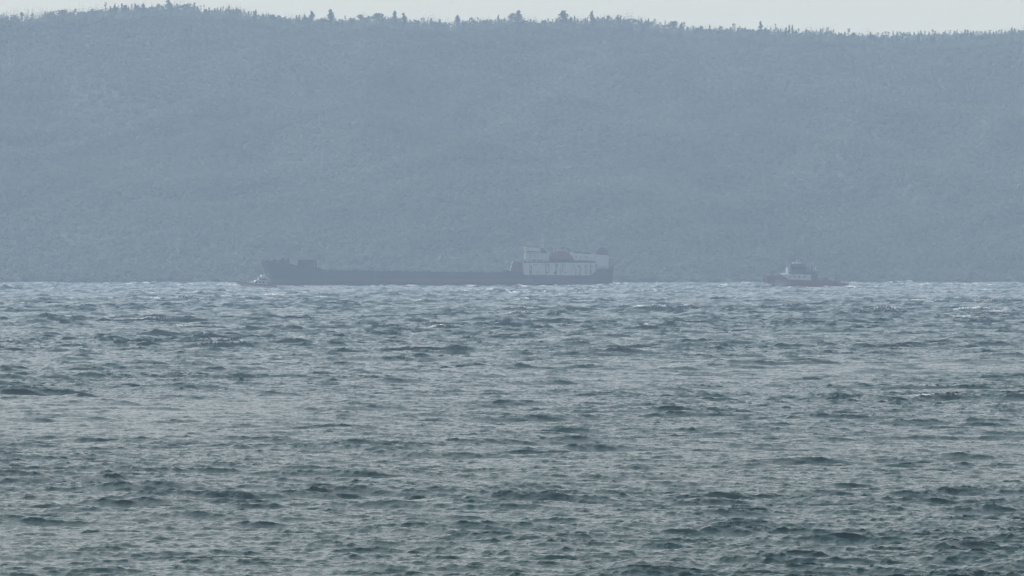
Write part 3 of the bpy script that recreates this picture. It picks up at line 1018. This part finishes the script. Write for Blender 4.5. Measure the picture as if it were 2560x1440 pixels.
for i in range(5):
    a_ = 1979 + i * 7
    m = MB(); m.box(TX(a_), TX(a_ + 4.6), -2.36, -2.25, TZ(675), TZ(667.5)); m.build('window', M_GLASS, wh)
m = MB(); m.prism([(TX(1980), TZ(661.2)), (TX(2004), TZ(661.2)), (TX(2002), TZ(656.5)), (TX(1982), TZ(656.5))], -1.4, 1.4)
m.tube((TX(1999), .8, TZ(656.5)), (TX(1999), .8, TZ(650)), .09); m.tube((TX(1992), -.8, TZ(656.5)), (TX(1992), -.8, TZ(652)), .2, .2)
m.build('radar_platform', M_TWHITE, tug, .04)
m = MB(); m.prism([(TX(2015.4), TZ(680)), (TX(2040), TZ(681)), (TX(2038), TZ(676)), (TX(2024), TZ(671)), (TX(2015.4), TZ(670))], -2.1, 2.1)
m.build('aft_deckhouse', M_TGREY, tug, .05)
m = MB(); m.box(TX(1972.5), TX(2015.5), -2.6, 2.6, TZ(662.6), TZ(661.3)); m.build('roof', M_TGREY, wh)
m = MB()
m.tube((TX(1986), 0, TZ(662)), (TX(1985.5), 0, TZ(640)), .28, .18)
m.tube((TX(1985.5), 0, TZ(640)), (TX(1986.5), 0, TZ(605)), .1, .04, 6)
for z_, hw in ((650, 1.5), (640, .9), (625, .8), (615, .4)):
    m.tube((TX(1986), -hw, TZ(z_)), (TX(1986), hw, TZ(z_)), .06, n=6); m.tube((TX(1986) - hw, 0, TZ(z_)), (TX(1986) + hw, 0, TZ(z_)), .06, n=6)
m.box(TX(1986) - .8, TX(1986) + .8, -.15, .15, TZ(651.5), TZ(650.2))
m.build('mast', M_TGREY, tug)
m = MB()
m.tube((TX(1976), 0, TZ(662)), (TX(1975), 0, TZ(653)), .12, .08)
m.tube((TX(1975.2), 0, TZ(655.5)), (TX(1973.6), 0, TZ(652)), .16)
m.build('searchlight', M_TGREY, tug, 0)
m = MB(); m.tube((TX(2010.5), 0, TZ(669)), (TX(2010.5), 0, TZ(656)), .2, .13); m.tube((TX(2010.5), 0, TZ(656)), (TX(2014), 0, TZ(653)), .14, .14)
m.tube((TX(1998), 0, TZ(664)), (TX(1998), 0, TZ(648)), .07, .05); m.build('fire_monitor', M_TGREY, tug)
for y_ in (-1.6, 1.6):
    m = MB(); m.tube((TX(2029), y_, TZ(684)), (TX(2029), y_, TZ(663)), .2, .18, 10)
    m.tube((TX(2029), y_, TZ(663.3)), (TX(2031), y_, TZ(661.8)), .18, .17, 10); m.box(TX(2024), TX(2034), y_ - .6, y_ + .6, TZ(686), TZ(673))
    m.build('exhaust_stack', M_DARK, tug)
m = MB(); m.rail([(TX(2018), -2.8, TZ(680)), (TX(2041), -2.8, TZ(681))], .9, .05, .8); m.rail([(TX(1956), -2.6, TZ(688)), (TX(1968), -2.9, TZ(686.8))], .8, .05, .7)
m.tube((TX(2037), 1, TZ(681)), (TX(2040), 1, TZ(667)), .09); m.build('deck_rail', M_TWHITE, tug)
m = MB(); m.box(TX(2056), TX(2074), -1.6, 1.6, TZ(703), TZ(699.5)); m.tube((TX(2065), -1.9, TZ(700.4)), (TX(2065), 1.9, TZ(700.4)), .7, n=14)
m.build('towing_winch', M_RUST, tug, .05)
m = MB(); m.tube((TX(2084), -2, TZ(704)), (TX(2084), -2, TZ(699.5)), .14); m.tube((TX(2084), 2, TZ(704)), (TX(2084), 2, TZ(699.5)), .14)
m.tube((TX(2084), -2, TZ(699.7)), (TX(2084), 2, TZ(699.7)), .14); m.tube((TX(2115), 0, TZ(711)), (TX(2115), 0, TZ(705)), .1, .1); m.build('towing_bow', M_TWHITE, tug)

# ============================================================ pilot boat
DP = 2840.0
KP = U * DP
PX = lambda px: (px - 589) * KP
PZ = lambda py: (717.5 - py) * KP
pil = empty('pilot_boat', ((589 - 1280) * KP, DP, 0.1), math.radians(9))
pil.rotation_euler = (0, math.radians(3.5), math.radians(9))
tag(pil, 'small pale pilot boat with a white cabin crossing just ahead of the big ship bow', 'motor boat')
M_PHULL = two_band('pilot_hull_paint', (.36, .26, .19), (.34, .3, .27), .2)
M_PCABIN = paint('pilot_cabin_paint', (.36, .35, .36), .5, .1, 2)
M_PGREY = paint('pilot_deck_grey', (.28, .28, .3), .5, .1, 2)
psheer = interp([(0, PZ(703.5)), (PX(605), PZ(705)), (PX(640), PZ(708)), (PX(700), PZ(711))])
pstem = interp([(-.8, PX(600)), (0, PX(595)), (PZ(709), PX(591)), (PZ(703), PX(589))])
hull('hull', M_PHULL, pil, PX(692), 4.2, psheer, pstem, lambda z: PX(692), .3, keel=-.9, nx=40, nz=8, flare=.45, stern_frac=.1, stern_w=.9)
m = MB()
pts = []
for i in range(24):
    u_ = (i / 23) ** 1.2
    w_ = math.sin(min(1, (u_ / .3)) ** .45 * math.pi / 2)
    pts.append((PX(589) + u_ * (PX(692) - PX(589)), w_ * 2.12, psheer(u_ * PX(692)) + .02))
for s_ in (-1, 1):
    for a, b in zip(pts[:-1], pts[1:]):
        m.tube((a[0], s_ * a[1], a[2]), (b[0], s_ * b[1], b[2]), .13, n=6)
m.build('gunwale_fender', M_RUBBER, pil)
m = MB(); m.prism([(PX(626), PZ(709)), (PX(668), PZ(711)), (PX(666), PZ(697)), (PX(648), PZ(696)), (PX(638), PZ(697.5)), (PX(634), PZ(702)), (PX(624), PZ(704))], -1.35, 1.35)
cb = m.build('cabin', M_PCABIN, pil, .06)
m = MB(); m.prism([(PX(643), PZ(697)), (PX(668), PZ(697.6)), (PX(667), PZ(691)), (PX(646), PZ(690.5))], -1.15, 1.15)
ub = m.build('wheelhouse', M_PCABIN, pil, .05)
for a_ in (647, 653, 659):
    m = MB(); m.box(PX(a_), PX(a_ + 4), -1.2, -1.1, PZ(696), PZ(692.5)); m.build('window', M_GLASS, ub)
m = MB(); m.box(PX(642), PX(671), -1.35, 1.35, PZ(690.6), PZ(689.6)); m.build('roof', M_TWHITE, ub)
for a_ in (637, 646, 655):
    m = MB(); m.box(PX(a_), PX(a_ + 4.5), -1.41, -1.3, PZ(704), PZ(700)); m.build('window', M_GLASS, cb)
m = MB()
m.tube((PX(664), 0, PZ(690)), (PX(659), 0, PZ(679)), .09, .05); m.tube((PX(669), 0, PZ(691)), (PX(660), 0, PZ(681)), .05)
m.tube((PX(661), -.7, PZ(685)), (PX(661), .7, PZ(685)), .07)
m.build('radar_mast', M_PGREY, pil)
m = MB(); m.lathe((PX(652), 0, PZ(689)), [(.05, 0), (.32, .1), (.36, .4), (.22, .68), (.03, .75)], 12); m.tube((PX(652), 0, PZ(690.5)), (PX(652), 0, PZ(688.5)), .07)
m.build('radar_dome', M_BRIGHT, pil, smooth=True)
rl = [(p[0], p[1] * .93, p[2]) for p in pts[1:11]]
for s_ in (-1, 1):
    m = MB(); m.rail([(a, s_ * b, c) for a, b, c in rl], .62, .035, 1.0, 2)
    m.build('bow_rail', M_PGREY, pil)
m = MB(); m.lathe((PX(617), 0, PZ(708)), [(.2, 0), (.28, .3), (.2, .7), (.24, .9)], 8); m.box(PX(608), PX(612), -.4, .4, PZ(706.5), PZ(703))
m.build('deck_fittings', M_PGREY, pil)

# ============================================================ seabird on the water
DB = 752.0
bx = (2366 - 1280) * U * DB
KB = U * DB
bird_z = float(sea_height(np.array([bx], np.float32), np.array([DB], np.float32))[0][0]) + .1 + SEA_Z
M_BIRD = paint('dark_plumage', (.02, .02, .022), .5, .2, 12)
M_BIRDW = paint('bird_white', (.85, .86, .86), .6, .05, 12)


def ellip(m, c, r, n=12, tilt=0.0):
    vs, fs = [], []
    for j in range(n + 1):
        ph = math.pi * j / n
        for i in range(n):
            t = 2 * math.pi * i / n
            x, y, z = r[0] * math.cos(ph), r[1] * math.sin(ph) * math.cos(t), r[2] * math.sin(ph) * math.sin(t)
            vs.append((c[0] + x * math.cos(tilt) - z * math.sin(tilt), c[1] + y, c[2] + x * math.sin(tilt) + z * math.cos(tilt)))
    for j in range(n):
        for i in range(n):
            fs.append((j * n + i, j * n + (i + 1) % n, (j + 1) * n + (i + 1) % n, (j + 1) * n + i))
    m.add(vs, fs)


bird = empty('seabird', (bx, DB, bird_z))
tag(bird, 'small dark seabird with a raised wing sitting low on the water at the right', 'bird')
m = MB(); ellip(m, (0, 0, 0), (.24, .1, .075)); ellip(m, (-.22, 0, .07), (.06, .04, .11), tilt=.35); ellip(m, (-.27, 0, .16), (.06, .035, .035))
m.tube((-.31, 0, .165), (-.40, 0, .155), .014, .004, 6); m.prism([(.16, -.02), (.34, .03), (.34, .06), (.16, .05)], -.05, .05)
m.build('body', M_BIRD, bird, smooth=True)
m = MB(); ellip(m, (-.13, -.085, .03), (.08, .03, .05)); m.build('white_patch', M_BIRDW, bird, smooth=True)  # plain white patch on the side of the body
for s_ in (-1, 1):
    m = MB(); m.prism([(-.06, .03), (.1, .03), (.17, .2), (.2, .36), (.15, .3), (.05, .16)], s_ * .08 - .012, s_ * .08 + .012); m.build('wing', M_BIRD, bird)

# ============================================================ spray
M_SPRAY = bpy.data.materials.new('spray_white')
t_, b_ = nodes(M_SPRAY)
nz_ = t_.nodes.new('ShaderNodeTexNoise'); nz_.inputs['Scale'].default_value = 2
rr_ = t_.nodes.new('ShaderNodeValToRGB'); rr_.color_ramp.elements[0].color = (.7, .72, .73, 1); rr_.color_ramp.elements[1].color = (.88, .89, .9, 1)
t_.links.new(nz_.outputs[0], rr_.inputs[0]); t_.links.new(rr_.outputs[0], b_.inputs['Base Color']); b_.inputs['Roughness'].default_value = .7


def spray(name, label, pts, n, size, seed, parent=None):
    """droplet cloud: pts = list of (x, y, z, sx, sy, sz) blobs"""
    r = np.random.default_rng(seed)
    c = []
    for p in pts:
        c.append(np.array(p[:3]) + r.normal(0, 1, (n, 3)) * np.array(p[3:]))
    c = np.concatenate(c)
    c = c[c[:, 2] > .05]
    s = size * r.lognormal(0, .5, (len(c), 1))
    o6 = np.array([(1, 0, 0), (-1, 0, 0), (0, 1, 0), (0, -1, 0), (0, 0, 1), (0, 0, -1)], float)
    V = (c[:, None, :] + o6[None] * s[:, None, :] * r.uniform(.6, 1.4, (len(c), 6, 1))).reshape(-1, 3)
    f8 = np.array([(0, 2, 4), (2, 1, 4), (1, 3, 4), (3, 0, 4), (2, 0, 5), (1, 2, 5), (3, 1, 5), (0, 3, 5)])
    F_ = (f8[None] + 6 * np.arange(len(c))[:, None, None]).reshape(-1, 3)
    o = bpy.data.objects.new(name, np_mesh(name, V, F_, M_SPRAY))
    tag(o, label, 'spray', kind='stuff')
    C.objects.link(o)
    return o


tx = (1280)
W = lambda px, D: (px - 1280) * U * D
spray('bow_spray', 'white spray thrown up along the tugboat bow and over its foredeck',
      [(W(1922, DT), DT - 2.4, .5, .8, .5, .25), (W(1946, DT), DT - 4.4, .8, 1.0, .3, .6), (W(1955, DT), DT - 4.5, .5, 1.2, .3, .35),
       (W(1962, DT), DT - 3.4, 4.0, .7, .3, .12), (W(1967, DT), DT - 3.2, 5.0, .25, .3, .5)], 480, .035, 3)
spray('bow_spray', 'white spray at the stem and side of the small pilot boat',
      [(W(595, DP), DP - .8, .5, .5, .5, .25), (W(602, DP), DP - 1.8, .25, .8, .4, .12), (W(664, DP), DP + 1.5, 2.2, .8, .5, .9)], 420, .032, 4)
d_ = CAM_H / ((783 - HORIZ) * U)
spray('wave_spray', 'puff of white spray blown off a breaking wave near the right edge',
      [(W(2515, d_), d_, .7, .25, .3, .28), (W(2519, d_), d_, .4, .35, .3, .2), (W(2493, d_), d_ - .5, .35, .8, .3, .07), (W(2500, d_), d_, .45, .7, .3, .08)], 400, .028, 5)

# ============================================================ haze: one closed box of even thin air
hz = MB()
hz.box(-3600, 3600, -150, 5450, -6, 150)
M_HAZE = bpy.data.materials.new('haze_air')
M_HAZE.use_nodes = True
t_ = M_HAZE.node_tree
t_.nodes.clear()
vo = t_.nodes.new('ShaderNodeVolumePrincipled')
vo.inputs['Color'].default_value = (.572, .752, .99, 1)
vo.inputs['Density'].default_value = 1.42e-4
vo.inputs['Anisotropy'].default_value = .1
oo = t_.nodes.new('ShaderNodeOutputMaterial')
t_.links.new(vo.outputs[0], oo.inputs['Volume'])
haze = hz.build('haze', M_HAZE)
tag(haze, 'thin blue grey haze filling the air over the strait', 'haze', kind='stuff')
